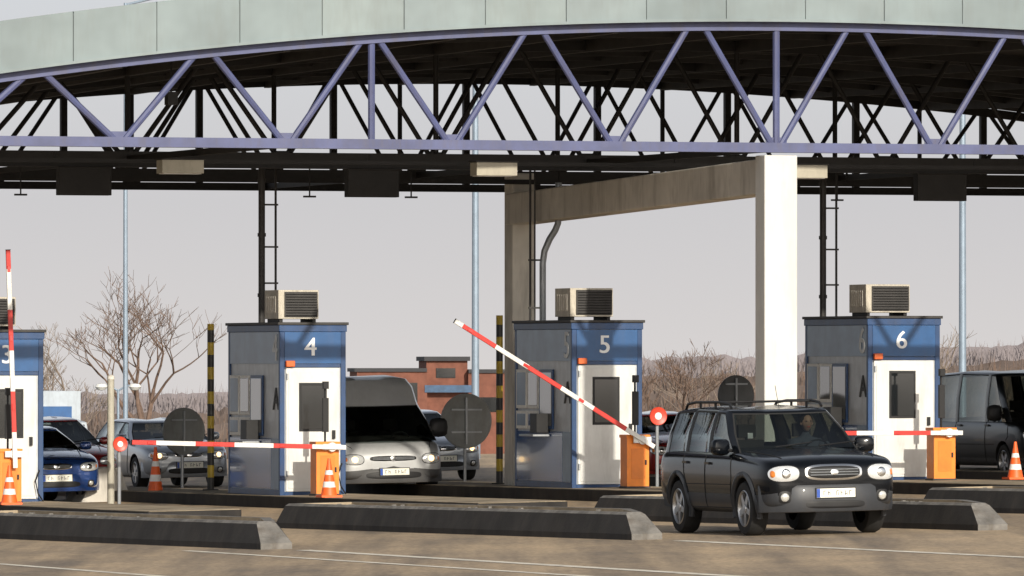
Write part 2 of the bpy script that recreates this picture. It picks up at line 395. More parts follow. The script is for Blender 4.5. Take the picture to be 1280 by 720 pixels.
def truss(y,mt,r,name,dense=False,chz=5.62,ch=.13,half=False):
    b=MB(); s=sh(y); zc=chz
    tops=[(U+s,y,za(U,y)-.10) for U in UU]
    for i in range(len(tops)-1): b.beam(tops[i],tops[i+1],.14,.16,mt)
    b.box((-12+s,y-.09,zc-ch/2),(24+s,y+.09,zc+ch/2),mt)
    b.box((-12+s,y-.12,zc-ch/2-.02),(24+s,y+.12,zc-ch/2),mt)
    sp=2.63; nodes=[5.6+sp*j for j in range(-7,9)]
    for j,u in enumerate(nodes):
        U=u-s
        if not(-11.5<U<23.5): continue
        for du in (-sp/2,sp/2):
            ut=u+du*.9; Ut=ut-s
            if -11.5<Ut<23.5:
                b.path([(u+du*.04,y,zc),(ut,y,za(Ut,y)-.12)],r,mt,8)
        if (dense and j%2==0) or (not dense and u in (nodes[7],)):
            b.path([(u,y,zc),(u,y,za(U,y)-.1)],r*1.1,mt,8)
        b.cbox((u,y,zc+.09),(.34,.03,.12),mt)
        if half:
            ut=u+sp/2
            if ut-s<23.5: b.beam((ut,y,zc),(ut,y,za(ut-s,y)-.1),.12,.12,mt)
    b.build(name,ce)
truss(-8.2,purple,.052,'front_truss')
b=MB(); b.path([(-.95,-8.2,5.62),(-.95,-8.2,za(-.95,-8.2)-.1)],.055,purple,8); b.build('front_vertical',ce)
truss(1.0,steel_dark,.042,'inner_truss_1',True,5.60,.24)  # inner and rear trusses: shade and backlighting are put into the near-black colour
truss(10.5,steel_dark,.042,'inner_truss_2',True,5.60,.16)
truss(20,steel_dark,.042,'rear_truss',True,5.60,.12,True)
b=MB()
for j in range(-4,8):
    u=5.6+2.63*j
    if j%3==0:
        for a,c in ((-8.1,1),(1,10.5),(10.5,20)): b.beam((u,a,5.60),(u,c,5.60),.06,.10,steel_dark)
    for i in range(14):
        y0,y1=YS[i],YS[i+1]
        U=u-sh((y0+y1)/2)
        if -11.5<U<23: b.beam((u,y0,za(u-sh(y0),y0)-.1),(u,y1,za(u-sh(y1),y1)-.1),.1,.2,steel_dk2)
for y in (-5.8,-3.4,3.2,5.6,8,13,15.4,17.8):
    s=sh(y)
    for i in range(0,72,2): b.beam((UU[i]+s,y,za(UU[i],y)-.06),(UU[i+2 if i+2<len(UU) else i+1]+s,y,za(UU[min(i+2,len(UU)-1)],y)-.06),.08,.12,steel_dk2)
b.build('roof_beams',ce)
b=MB()
b.box((-12,-2.03,5.46),(24,-1.97,5.52),steel_dark); b.box((-12,3.95,5.30),(26,4.03,5.38),steel_dark)
for u in (-9.5,-4.3,.9,6.1,11.3,16.5):
    b.path([(u,-2,5.5),(u,-2,5.62)],.02,steel_dark,6); b.path([(u,4,5.3),(u,4,5.6)],.02,steel_dark,6)
for u in (-3.95,.95,2.7,8.9,10.2):
    b.path([(u,1.5,5.5),(u,1.5,5.02)],.013,steel_dark,6); b.box((u-.1,1.46,5.0),(u+.1,1.54,5.03),steel_dark)
b.build('service_rails',ce,smooth=False)
for u in (-8.1,-3.02,1.87,11.86):
    b=MB(); b.box((u-.44,.9,5.0),(u+.44,1.12,5.46),steel_dark); b.box((u-.46,.86,5.44),(u+.46,1.16,5.47),steel_dark)
    b.box((u-.3,.98,5.46),(u-.26,1.02,5.6),steel_dark); b.box((u+.26,.98,5.46),(u+.3,1.02,5.6),steel_dark)
    b.build('lane_signal_box',ce,smooth=False,bevel=.01)
lb=mat('luminaire',(.42,.39,.31),.5,var=.08,dirt=.2)
for u in (-7.7,-2.51,2.69,7.97,13.2):
    b=MB(); b.box((u-.34,-3.15,5.27),(u+.34,-2.8,5.48),lb); b.box((u-.31,-3.12,5.26),(u+.31,-2.83,5.27),numw); b.box((u-.36,-3.17,5.48),(u+.36,-2.78,5.50),steel_dk2)
    b.build('luminaire',ce,smooth=False,bevel=.012)
b=MB(); b.cbox((-3.5,-6,6.35),(.16,.2,.2),steel_dark); b.path([(-3.5,-6,6.4),(-3.5,-6,7.0)],.015,steel_dark,6); b.build('loudspeaker',ce)
# portal
pe=root('support_portal',*P(5.6,8.2),18,z=g(*P(5.6,8.2)))
zb=pe.location.z
b=MB(); b.box((-.27,-.22,0),(.27,.22,5.49-zb),conc_white); b.build('front_column',pe,smooth=False,bevel=.02)
b=MB(); b.box((-.20,12.6,-.05),(.20,13.05,5.5-zb),conc_beige); b.build('rear_column',pe,smooth=False,bevel=.02)
b=MB()
y0,y1=.221,12.95; A=(4.90-zb,5.44-zb); Bz=(4.62-zb,5.15-zb)
vs=[]
for (y,zz) in ((y0,A),(y1,Bz)):
    for x in (-.215,.215):
        for z in zz: vs.append((x,y,z))
b.add(vs,[(0,1,5,4),(2,6,7,3),(0,4,6,2),(1,3,7,5),(0,2,3,1),(4,5,7,6)],conc_beige)
b.build('cross_beam',pe,smooth=False,bevel=.02)

# ---------------------------------------------------------------- conduits
def conduit(u,v,kind):
    x,y=P(u,v); e=root('service_conduit',x,y,18,z=0); b=MB()
    if kind==0:
        b.path([(0,0,2.9),(0,0,5.6)],.055,steel_dk2,10); b.path([(.24,0,3.0),(.24,0,5.5)],.02,steel_dk2,6)
        for z in (3.6,4.2,4.9): b.cbox((.12,0,z),(.32,.04,.03),steel_dk2)
        for z in (3.4,4.4,5.3): b.lathe([(.06,-.03),(.07,-.03),(.07,.03),(.06,.03)],(0,0,z),(0,0,1),steel_dk2,10)
    else:
        b.path([(-.22,0,2.9),(-.22,0,5.5)],.02,steel_dk2,6); b.path([(-.14,0,2.9),(-.14,0,5.5)],.015,steel_dk2,6)
        b.path([(0,0,2.9),(0,0,3.95),(.03,0,4.15),(.12,0,4.35),(.22,0,4.5),(.27,0,4.62),(.28,0,5.3)],.055,galv,10)
        for z in (3.2,4.0): b.cbox((-.1,0,z),(.3,.04,.03),steel_dk2)
    b.build('pipe',e)
conduit(.45,-2.6,0); conduit(5.35,-2.6,1); conduit(10.35,-2.6,0); conduit(-4.6,-2.6,0)

# ---------------------------------------------------------------- street furniture
yb=stripemat('yellow_black',(.50,.35,.02),(.02,.02,.02),.42,'Z')
def post(X,Y,h,r=.06):
    e=root('striped_post',X,Y,18); b=MB(); b.path([(0,0,.15),(0,0,h)],r,yb,12); b.build('tube',e); b=MB(); b.lathe([(0,0),(.14,0),(.14,.03),(0,.03)],(0,0,.19),(0,0,1),steel_dk2,12); b.build('foot',e)
post(-5.16,137.0,3.05); post(-.215,137.6,3.1)
def disc(X,Y,zc,r,m,tilt=0,red=False):
    e=root('road_sign',X,Y,18+tilt); b=MB()
    b.lathe([(0,.012),(r-.015,.012),(r,.02),(r,-.012),(r-.02,-.012),(0,-.012)],(0,0,zc),(0,-1,0),m,32)
    if red: b.lathe([(0,.014),(r*.4,.014),(r*.4,.0145)],(0,0,zc),(0,-1,0),white,24)
    b.build('disc',e)
    b=MB(); b.path([(0,.05,0),(0,.05,zc+r*.7)],.03,galv,8)
    if not red:
        b.cbox((0,-.03,zc+.2),(r*1.2,.03,.03),galv); b.cbox((0,-.03,zc-.2),(r*1.2,.03,.03),galv); b.cbox((-.01,-.04,zc),(.035,.03,r*1.7),galv)
    b.build('pole',e)
sg=mat('sign_back',(.19,.20,.20),.55,.2,var=.15,dirt=.3); sgd=mat('sign_back_dark',(.08,.085,.09),.5,.2,var=.2)
disc(-5.83,142,1.18,.42,sg,12); disc(-.82,142.5,1.26,.49,sg,5); disc(4.0,143,1.62,.36,sgd,8)
redm=mat('red_sign',(.62,.06,.03),.4,var=.1)
disc(-6.3,128.6,1.10,.12,redm,0,red=True); disc(2.42,132.5,1.35,.15,redm,0,red=True)
e=root('bollard_post',-6.5,129.6,0); b=MB(); b.path([(0,0,0),(0,0,2.18)],.058,mat('post_beige',(.42,.40,.33),.6,dirt=.3),14); b.lathe([(0,.03),(.03,.025),(.06,0),(.065,-.05)],(0,0,2.19),(0,0,1),conc_beige,14); b.build('tube',e)
e=root('concrete_block',-7.05,139.0,18,tilt=True); b=MB()
b.add([(-.45,0,0),(.45,0,0),(.45,1.2,0),(-.45,1.2,0),(-.1,.1,.6),(.3,.1,.6),(.3,1.0,.6),(-.1,1.0,.6)],[(0,1,5,4),(1,2,6,5),(2,3,7,6),(3,0,4,7),(4,5,6,7)],conc_beige); b.build('block',e,smooth=False,bevel=.02)
co=mat('cone_orange',(.85,.13,.02),.5,var=.1); cw=mat('cone_white',(.8,.8,.78),.5)
def cone(X,Y,h=.62,z=.2):
    e=root('traffic_cone',X,Y,18); e.location.z+=z; b=MB()
    b.box((-.17,-.17,0),(.17,.17,.035),co)
    pr=[(.13,.035),(.105,.16),(.088,.25),(.068,.36),(.055,.43),(.036,.53),(.024,h),(0,h)]
    b.lathe([(r,a*h/.62) for r,a in pr[:-2]]+[(.022,h),(0,h)],(0,0,0),(0,0,1),co,20,mats=[co,cw,co,cw,co,co,co]); b.build('cone',e,ang=50)
cone(-7.93,126.2); cone(-2.91,127.2); cone(-6.15,138,.8,.15); cone(8.28,131.6)
lampm=mat('lamp_pole',(.26,.33,.41),.5,.3,var=.1)
def lamp(X,Y,h,r,heads=1):
    e=root('street_lamp',X,Y,0); b=MB()
    b.path([(0,0,0),(0,0,h*.5),(0,0,h)],[r*1.25,r*1.05,r*.8],lampm,12); b.lathe([(r*1.6,0),(r*1.6,.5),(r*1.2,.55)],(0,0,0),(0,0,1),lampm,12); b.build('pole',e)
    for sx in (([-1,1]) if heads==2 else [1]):
        b=MB(); L=.55 if heads==2 else 1.4
        b.path([(0,0,h-.05),(sx*L*.5,0,h+.12),(sx*L,0,h+.14)],.03,lampm,8)
        if heads==2: b.lathe([(0,.10),(.16,.07),(.22,-.02),(.12,-.12),(0,-.14)],(sx*L,0,h+.1),(0,0,1),white,14)
        else: b.cbox((sx*(L+.25),0,h+.13),(.6,.22,.12),galv)
        b.build('lamp_head',e)
lamp(-9.18,190,11,.05); lamp(-.87,190,11.5,.075); lamp(10.7,190,11.5,.075); lamp(-12.9,262,3.5,.05,2)

# ---------------------------------------------------------------- vehicles
def wheel(b,cx,yo,side,r,w=.22,spokes=5):
    o=(cx,yo,r); ax=(0,side,0)
    b.lathe([(r*.62,-w),(r*.93,-w),(r*.995,-w*.8),(r,-w*.5),(r*.995,-w*.2),(r*.93,0),(r*.74,.008),(r*.66,-.004)],o,ax,rubber,40)
    b.lathe([(r*.67,-.004),(r*.635,.004),(r*.60,-.02),(r*.57,-.10),(0,-.10)],o,ax,alloy,32,mats=[alloy,alloy,alloy,blackp])
    for i in range(spokes):
        a=2*math.pi*i/spokes+.3
        M=Matrix.Translation(Vector(o))@Matrix.Rotation(a,4,'Y')
        y0,y1=(-.055,-.012) if side>0 else (.012,.055)
        vs=[Vector(c) for c in [(r*.1,y0,-.045),(r*.62,y0,-.035),(r*.62,y0,.035),(r*.1,y0,.045),(r*.1,y1,-.045),(r*.62,y1,-.03),(r*.62,y1,.03),(r*.1,y1,.045)]]
        b.add([M@v for v in vs],[(0,3,2,1),(4,5,6,7),(0,1,5,4),(1,2,6,5),(2,3,7,6),(3,0,4,7)],alloy)
    b.lathe([(0,.0),(r*.16,-.002),(r*.18,-.02),(r*.18,-.06)],o,ax,alloy,16)
def ring(st):
    x,w,zb,zs,zt=st; h=zs-zb
    half=[(.70*w,zb),(.93*w,zb+.03),(.985*w,zb+.16*h),(1.0*w,zb+.5*h),(.995*w,zb+.80*h),(.965*w,zs-.01),(.88*w,zs+.45*(zt-zs)),(.5*w,zt-.012)]
    return [(x,0,zb)]+[(x,y,z) for y,z in half]+[(x,0,zt)]+[(x,-y,z) for y,z in half[::-1]]
def make_car(name,X,Y,th,sp):
    e=root(name,X,Y,th,tilt=True); pm=sp['paint']; clad=sp.get('clad',pm)
    st=sp['st']; R=[ring(s) for s in st]; n=len(R[0])
    me=bpy.data.meshes.new('b'); vs=[p for r in R for p in r]
    fs=[(i*n+k,(i+1)*n+k,(i+1)*n+(k+1)%n,i*n+(k+1)%n) for i in range(len(R)-1) for k in range(n)]
    fs.append(tuple(range(n))); fs.append(tuple((len(R)-1)*n+k for k in range(n-1,-1,-1)))
    me.from_pydata(vs,[],fs)
    bm=bmesh.new();bm.from_mesh(me);bmesh.ops.recalc_face_normals(bm,faces=bm.faces);bm.to_mesh(me);bm.free()
    for m_ in (pm,clad,blackp,interior): me.materials.append(m_)
    ob=bpy.data.objects.new('body',me); COL.objects.link(ob)
    sm=ob.modifiers.new('s','SUBSURF'); sm.levels=2; sm.render_levels=2
    dg=bpy.context.evaluated_depsgraph_get(); me2=bpy.data.meshes.new_from_object(ob.evaluated_get(dg)); ob.modifiers.clear(); ob.data=me2
    r=sp['r']; hw=max(s[1] for s in st); gx0,gx1=sp['gh'][0][0],sp['gh'][-1][0]; zc=sp.get('cladz',0)
    for p in me2.polygons:
        c=p.center; p.use_smooth=True
        if c.z<zc: p.material_index=1
        elif c.z>sp['belt']-.06 and gx1+.02<c.x<gx0-.02 and abs(c.y)<hw*.86: p.material_index=3
    cb=MB()
    for ax in (sp['fa'],sp['ra']):
        for sd in (-1,1):
            rr=r+.055; y0=sd*(hw-.34); nn=32; v=[];
            for yy in (y0,sd*(hw+.3)):
                for k in range(nn):
                    a=2*math.pi*k/nn; v.append((ax+rr*math.cos(a),yy,r+rr*math.sin(a)))
            f=[(k,(k+1)%nn,nn+(k+1)%nn,nn+k) for k in range(nn)]+[tuple(range(nn))[::-1],tuple(range(nn,2*nn))]
            cb.add(v,f,blackp)
    co_=cb.build('cut',smooth=False,fixn=True); cm=co_.data
    cm.materials.clear(); [cm.materials.append(m_) for m_ in (pm,clad,blackp,interior)]
    for p in cm.polygons: p.material_index=2
    bo=ob.modifiers.new('b','BOOLEAN'); bo.operation='DIFFERENCE'; bo.object=co_; bo.solver='EXACT'
    dg=bpy.context.evaluated_depsgraph_get(); me3=bpy.data.meshes.new_from_object(ob.evaluated_get(dg)); ob.modifiers.clear(); ob.data=me3
    bpy.data.objects.remove(co_)
    me3.set_sharp_from_angle(angle=rad(40)); ob.parent=e; ob.name='body_shell'
    def bumper(xf,z0,z1,w,depth,sgn,mt,nm,pr=.05):
        b=MB(); N=24; rings=[]
        prof=[(-.10,z0),(pr*.6,z0+.01),(pr,z0+.07),(pr,(z0+z1)/2),(pr*.85,z1-.05),(pr*.5,z1-.01),(-.10,z1)]
        for i in range(N+1):
            t=-1+2*i/N; y=w*math.sin(t*math.pi/2)*1.0
            back=depth*(abs(math.sin(t*math.pi/2)))**sp.get('bpow',3.2)
            rings.append([(sgn*(xf-back+p),y*(1+(p-pr)*.25/ w if abs(t)>.8 else 1),z) for p,z in prof])
        k=len(prof); vv=[q for rr_ in rings for q in rr_]
        ff=[(i*k+j,i*k+j+1,(i+1)*k+j+1,(i+1)*k+j) for i in range(N) for j in range(k-1)]+[tuple(range(k)),tuple(N*k+j for j in range(k))]
        b.add(vv,ff,mt); return b.build(nm,e,fixn=True,ang=60)
    bp=sp['bump']; bobs=[bumper(bp[0],bp[1],bp[2],bp[3],bp[4],1,clad,'front_bumper')]
    if 'rbump' in sp:
        q=sp['rbump']; bumper(q[0],q[1],q[2],q[3],q[4],-1,clad,'rear_bumper')
    V=[];F=[]
    for o_ in [ob]+bobs:
        oo=len(V); V+=[v.co.copy() for v in o_.data.vertices]; F+=[[i+oo for i in p.vertices] for p in o_.data.polygons]
    bvh=BVHTree.FromPolygons(V,F)
    def hit(a,bb,d):
        if d=='x': h=bvh.ray_cast(Vector((5,a,bb)),Vector((-1,0,0)))
        elif d=='z': h=bvh.ray_cast(Vector((a,bb,3)),Vector((0,0,-1)))
        else: h=bvh.ray_cast(Vector((a,-3 if d=='y-' else 3,bb)),Vector((0,1 if d=='y-' else -1,0)))
        return h[0],h[1]
    det=MB()
    def patch(cy,cz,ry,rz,mt,off=.01,ex=2.0,d='x',skew=0,thick=.02,taper=0):
        nr,na=5,36; vs=[]
        for i in range(nr+1):
            f=i/nr
            for k in range(na):
                a=2*math.pi*k/na; c,s_=math.cos(a),math.sin(a)
                yy=f*ry*math.copysign(abs(c)**(2/ex),c); zz=f*rz*math.copysign(abs(s_)**(2/ex),s_)
                zz*=1+taper*yy/ry; zz+=skew*yy
                p,nrm=hit(cy+yy,cz+zz,d)
                if p is None: p=Vector(vs[-1]) if vs else Vector((2,cy,cz)); vs.append(tuple(p)); continue
                dome=off*(1 if i<nr else .2)+thick*(1-f*f)*.5
                ax={'x':Vector((1,0,0)),'y-':Vector((0,-1,0)),'y+':Vector((0,1,0)),'z':Vector((0,0,1))}[d]
                vs.append(tuple(p+ax*dome))
        fs=[(i*na+k,i*na+(k+1)%na,(i+1)*na+(k+1)%na,(i+1)*na+k) for i in range(nr) for k in range(na)]
        det.add(vs,fs,mt)
    def seam(pts,d,w=.006,mt=rubber,off=.002):
        P_=[]
        for i in range(len(pts)-1):
            a=Vector(pts[i]);bq=Vector(pts[i+1]); m=max(1,int((bq-a).length/.06))
            for k in range(m): P_.append(a.lerp(bq,k/m))
        P_.append(Vector(pts[-1])); H=[]
        for p in P_:
            h,_=hit(p.x,p.y,d)
            if h is not None:
                ax={'x':Vector((1,0,0)),'y-':Vector((0,-1,0)),'y+':Vector((0,1,0)),'z':Vector((0,0,1))}[d]; H.append(h+ax*off)
        if len(H)>1: det.path(H,w,mt,5,cap=False)
    sp['details'](patch,seam,det,hit)
    det.build('trim_and_lights',e,ang=50,fixn=False)
    gh=sp['gh']; ty=sp['types']; wb,wt=sp['wb'],sp['wt']; zb=sp['belt']; zr=sp['roof']; nf=6
    levels=[(0,0),(.5,.025),(1,0)]
    def per(l,bulge):
        pts=[]
        def pt(xb,xt,yb,yt):
            x=xb+(xt-xb)*l; y=yb+(yt-yb)*l; 
            xm=(gh[0][1]+gh[-1][1])/2; hl=abs(gh[0][1]-gh[-1][1])/2
            zt_=zr-sp.get('rdrop',.04)*((xt-xm)/hl)**2
            return (x,y+ (bulge if y>0 else -bulge)*(1 if abs(yb)>.7*wb else 0),zb+(zt_-zb)*l)
        ng=len(gh)-1
        ws=[(wb*(.965 if i==0 else .93 if i==ng else 1),wt*(.93 if i==0 else .93 if i==ng else 1)) for i in range(ng+1)]
        for i in range(ng+1): pts.append(pt(gh[i][0],gh[i][1],ws[i][0],ws[i][1]))
        for k in range(1,nf):
            t=1-2*k/nf; pts.append(pt(gh[-1][0]-.07*(1-t*t),gh[-1][1]-.05*(1-t*t),ws[-1][0]*t,ws[-1][1]*t))
        for i in range(ng,-1,-1): pts.append(pt(gh[i][0],gh[i][1],-ws[i][0],-ws[i][1]))
        for k in range(1,nf):
            t=-1+2*k/nf; q=sp.get('wsb',.14); pts.append(pt(gh[0][0]+q*(1-t*t),gh[0][1]+q*.6*(1-t*t),ws[0][0]*t,ws[0][1]*t))
        return pts
    segt=list(ty)+[sp.get('reart','g')+'R']*nf+list(ty)[::-1]+['gF']*nf
    bm=bmesh.new(); rows=[]
    for l,bu in levels: rows.append([bm.verts.new(p) for p in per(l,bu)])
    top=per(1,0); xc=sum(p[0] for p in top)/len(top)
    for dz,sx,sy in sp.get('rr',[(.022,.985,.965),(.042,.93,.86),(.055,.6,.5)]):
        rows.append([bm.verts.new((xc+(p[0]-xc)*sx+sp.get('rshift',0)*dz,p[1]*sy,p[2]+dz)) for p in top])
    mts=[pm,glass,rubber,sp.get('pillar',pm)]; groups={}
    n=len(rows[0])
    for j in range(len(rows)-1):
        for i in range(n):
            f=bm.faces.new((rows[j][i],rows[j+1][i],rows[j+1][(i+1)%n],rows[j][(i+1)%n])); f.smooth=True
            if j<2:
                t=segt[i]
                if t[0]=='g': 
                    f.material_index=1; groups.setdefault(t if len(t)>1 else i,[]).append(f)
                elif t=='k': f.material_index=3
    f=bm.faces.new(rows[-1][::-1]); f.smooth=True
    bmesh.ops.recalc_face_normals(bm,faces=bm.faces)
    for kx,fl in groups.items():
        r_=bmesh.ops.inset_region(bm,faces=fl,thickness=.022,depth=-.006,use_even_offset=True)
        for q in r_['faces']: q.material_index=2
    me=bpy.data.meshes.new('gh'); bm.to_mesh(me); bm.free()
    for m_ in mts: me.materials.append(m_)
    me.set_sharp_from_angle(angle=rad(33)); o2=bpy.data.objects.new('cabin',me); COL.objects.link(o2); o2.parent=e
    b=MB()
    for ax in (sp['fa'],sp['ra']):
        for sd in (-1,1): wheel(b,ax,sd*(hw-.02),sd,r,spokes=sp.get('spokes',5))
    b.build('wheels',e,ang=40)
    b=MB()
    if sp.get('flare'):
        for ax in (sp['fa'],sp['ra']):
            for sd in (-1,1):
                pts=[]; 
                for k in range(-2,25):
                    a=math.pi*k/22; xx=ax+(r+.085)*math.cos(a); zz=r+(r+.085)*math.sin(a)
                    h,_=hit(xx,max(zz,.36),'y+' if sd>0 else 'y-')
                    pts.append((xx,(h.y if h and abs(h.y)>hw*.8 else sd*(hw-.03))-sd*.012,zz))
                b.path(pts,.042,clad,8)
        b.build('arch_flares',e,ang=60)
    b=MB(); mx,mz=sp['mir']; ms=sp.get('ms',1)
    for sd in (-1,1):
        M=Matrix.Translation(Vector((mx,sd*(wb+.13),mz)))@Matrix.Rotation(sd*rad(-12),4,'Z')
        vs=[];k=12
        for (xx,sc) in ((.05,.45),(.035,.8),(0,1),(-.05,.98)):
            for q in range(k):
                a=2*math.pi*q/k; vs.append(M@Vector((xx,sc*.11*ms*math.copysign(abs(math.cos(a))**.6,math.cos(a)),sc*.075*ms*ms*math.copysign(abs(math.sin(a))**.6,math.sin(a)))))
        fs=[(i*k+q,i*k+(q+1)%k,(i+1)*k+(q+1)%k,(i+1)*k+q) for i in range(3) for q in range(k)]+[tuple(range(k))]
        b.add(vs,fs,sp.get('mirm',pm)); b.add(vs[-k:],[tuple(range(k))],chrome)
        b.path([(mx-.0,sd*(wb-.03),mz-.05),(mx,sd*(wb+.08),mz-.03)],.025,blackp,6)
    b.build('mirrors',e,fixn=True)
    b=MB(); zz=sp['belt']-.05
    fx=gh[0][0]-.95
    for sy in (-.38,.38):
        b.box((fx-.12,sy-.22,zz-.1),(fx,sy+.22,zz+.22),interior); b.box((fx-.10,sy-.12,zz+.25),(fx-.02,sy+.12,zz+.42),interior); b.path([(fx-.06,sy,zz+.2),(fx-.06,sy,zz+.3)],.02,blackp,6)
        b.box((fx-1.0,sy-.22,zz-.1),(fx-.88,sy+.22,zz+.18),interior)
    b.box((gh[0][0]-.35,-wb*.85,zz-.05),(gh[0][0]-.02,wb*.85,zz+.045),interior)
    b.path([(gh[0][0]-.42+.04*math.sin(t*.5),.38+.18*math.cos(t*.5),zz+.05+.16*math.sin(t*.5)) for t in range(13)],.014,blackp,6)
    b.build('interior',e,bevel=.02)
    return e,hit
def std_details(sp):
    def f(patch,seam,det,hit):
        hl=sp['hl']; gr=sp['gr']
        for sd in (-1,1):
            patch(sd*hl[0],hl[1],hl[2]*1.07,hl[3]*1.12,blackp,.004,2.6,skew=sd*hl[4],thick=.004)
            patch(sd*hl[0],hl[1],hl[2],hl[3],lampglass,.010,2.6,skew=sd*hl[4],thick=.03)
            lit=sp.get('lit')
            patch(sd*(hl[0]-.01),hl[1],hl[3]*.7,hl[3]*.7,lamplit if lit else chrome,.03,2,thick=.02)
            patch(sd*(hl[0]+hl[2]*.78),hl[1]+hl[2]*.78*hl[4],hl[3]*.25,hl[3]*.45,amber,.028,2.4,thick=.01)
            if sp.get('fog'):
                a=sp['fog']; patch(sd*a[0],a[1],a[2]*1.25,a[2]*1.2,blackp,.004,3,thick=.0); patch(sd*a[0],a[1],a[2]*.85,a[2]*.85,fogm,.012,2,thick=.02)
        if sp.get('chromegr',True): patch(0,gr[0],gr[1]*1.07,gr[2]*1.22,chrome,.006,gr[3],thick=.01)
        patch(0,gr[0],gr[1],gr[2],blackp,.014,gr[3],thick=.012)
        for q in (-.4,0,.4):
            pts=[(y,gr[0]+q*gr[2]) for y in [gr[1]*.9*t/6 for t in range(-6,7)]]
            H=[hit(a,b_,'x')[0] for a,b_ in pts]; det.path([h+Vector((.03,0,0)) for h in H if h],.006,sp.get('bar',galv),5)
        patch(0,gr[0],.065,.045,chrome,.04,2,thick=.01)
        lg=sp['lg']; patch(0,lg[0],lg[1],lg[2],blackp,.006,3.5,thick=.004)
        pl=sp['pl']; h,_=hit(0,pl,'x')
        if h:
            det.box((h.x+.012,-.26,pl-.057),(h.x+.026,.26,pl+.057),platem); det.box((h.x+.026,-.26,pl-.055),(h.x+.028,-.215,pl+.055),mat('plate_blue',(.02,.08,.4),.4)); det.box((h.x+.005,-.275,pl-.07),(h.x+.012,.275,pl+.07),blackp)
            for i in range(7):
                if i==2: continue
                x0=-.17+i*.058
                det.box((h.x+.026,x0,pl-.03),(h.x+.0275,x0+.008,pl+.03),blackp); det.box((h.x+.026,x0+.008,pl+.022-.02*(i%3)),(h.x+.0275,x0+.032,pl+.03-.02*(i%3)),blackp)
                if i%2: det.box((h.x+.026,x0+.026,pl-.03),(h.x+.0272,x0+.033,pl+.008),blackp)
        for d in ('y-','y+'):
            for pts in sp['seams']: seam(pts,d)
            for hx,hz in sp['handles']:
                h,_=hit(hx,hz,d)
                if h: det.cbox((hx,h.y+(.015 if d=='y+' else -.015),hz),(.17,.03,.03),sp.get('hand',sp['paint']))
        hh=sp['hood']
        seam([(hh[0],-hh[2]),(hh[1],-hh[3])],'z'); seam([(hh[0],hh[2]),(hh[1],hh[3])],'z')
        for sy in (-.35,.25):
            h,_=hit(hh[0]+.02,sy,'z')
            if h: det.path([h+Vector((.02,0,.02)),h+Vector((-.12,.55,.07))],.009,blackp,5)
    return f

black_paint=mat('car_black',(.0035,.0045,.0065),.16,0,var=.1,coat=.2,spec=.22)
gun=mat('car_cladding',(.045,.048,.054),.45,.2,var=.12,dirt=.2,coat=.1,spec=.3)
suv=dict(paint=black_paint,clad=gun,cladz=.54,r=.355,fa=1.33,ra=-1.29,bpow=4.2,
 st=[(2.25,.68,.44,.83,.86),(2.21,.79,.38,.90,.945),(2.08,.885,.33,.955,1.01),(1.80,.91,.30,.985,1.05),(1.3,.92,.28,1.02,1.10),(.85,.92,.28,1.05,1.14),(0,.925,.28,1.06,1.13),(-1.2,.925,.28,1.07,1.14),(-1.85,.91,.32,1.07,1.14),(-2.12,.88,.38,1.05,1.1),(-2.2,.82,.42,.98,1.05)],
 gh=[(.98,.22),(.84,.10),(-.10,-.17),(-.20,-.25),(-1.02,-1.0),(-1.12,-1.09),(-1.82,-1.74),(-2.12,-2.02)],types=['p','g','k','g','k','g','p'],
 wb=.85,wt=.70,belt=1.05,roof=1.61,pillar=blackp,bump=(2.25,.30,.66,.91,.38),rbump=(2.2,.34,.7,.88,.3),flare=True,mir=(.70,1.14),ms=1.2,
 hl=(.655,.80,.19,.10,-.02),gr=(.81,.36,.085,3.2),fog=(.66,.50,.065),lg=(.40,.40,.05),pl=.545,lit=False,
 hood=(.98,2.0,.74,.62),handles=[(-.02,.93),(-.92,.94)],
 seams=[[(.84,1.0),(.88,.75),(.82,.36)],[(-.15,1.03),(-.15,.36)],[(-1.05,1.03),(-1.0,.8),(-.86,.55),(-.80,.36)],[(.82,.36),(-.80,.36)],[(.82,.66),(-.85,.66)]])
suv['details']=std_details(suv)
se,shit=make_car('sport_utility_vehicle',3.445,104.2,-72.5,suv)
b=MB()
for sd in (-1,1):
    b.path([(.10,sd*.62,1.64),(.02,sd*.62,1.69),(-.3,sd*.63,1.715),(-1.3,sd*.63,1.715),(-1.65,sd*.62,1.69),(-1.78,sd*.61,1.61)],.018,blackp,8)
    for x in (-.5,-1.1): b.path([(x,sd*.63,1.71),(x,sd*.63,1.63)],.018,blackp,6)
for x in (-.35,-1.25): b.path([(x,-.62,1.71),(x,.62,1.71)],.014,blackp,6)
b.path([(.35,-.05,1.60),(.2,-.05,1.92)],.004,blackp,5)
b.build('roof_rails',se)
skin=mat('skin',(.45,.27,.19),.6); cloth=mat('driver_jacket',(.09,.10,.13),.9); hair=mat('hair',(.03,.02,.015),.8)
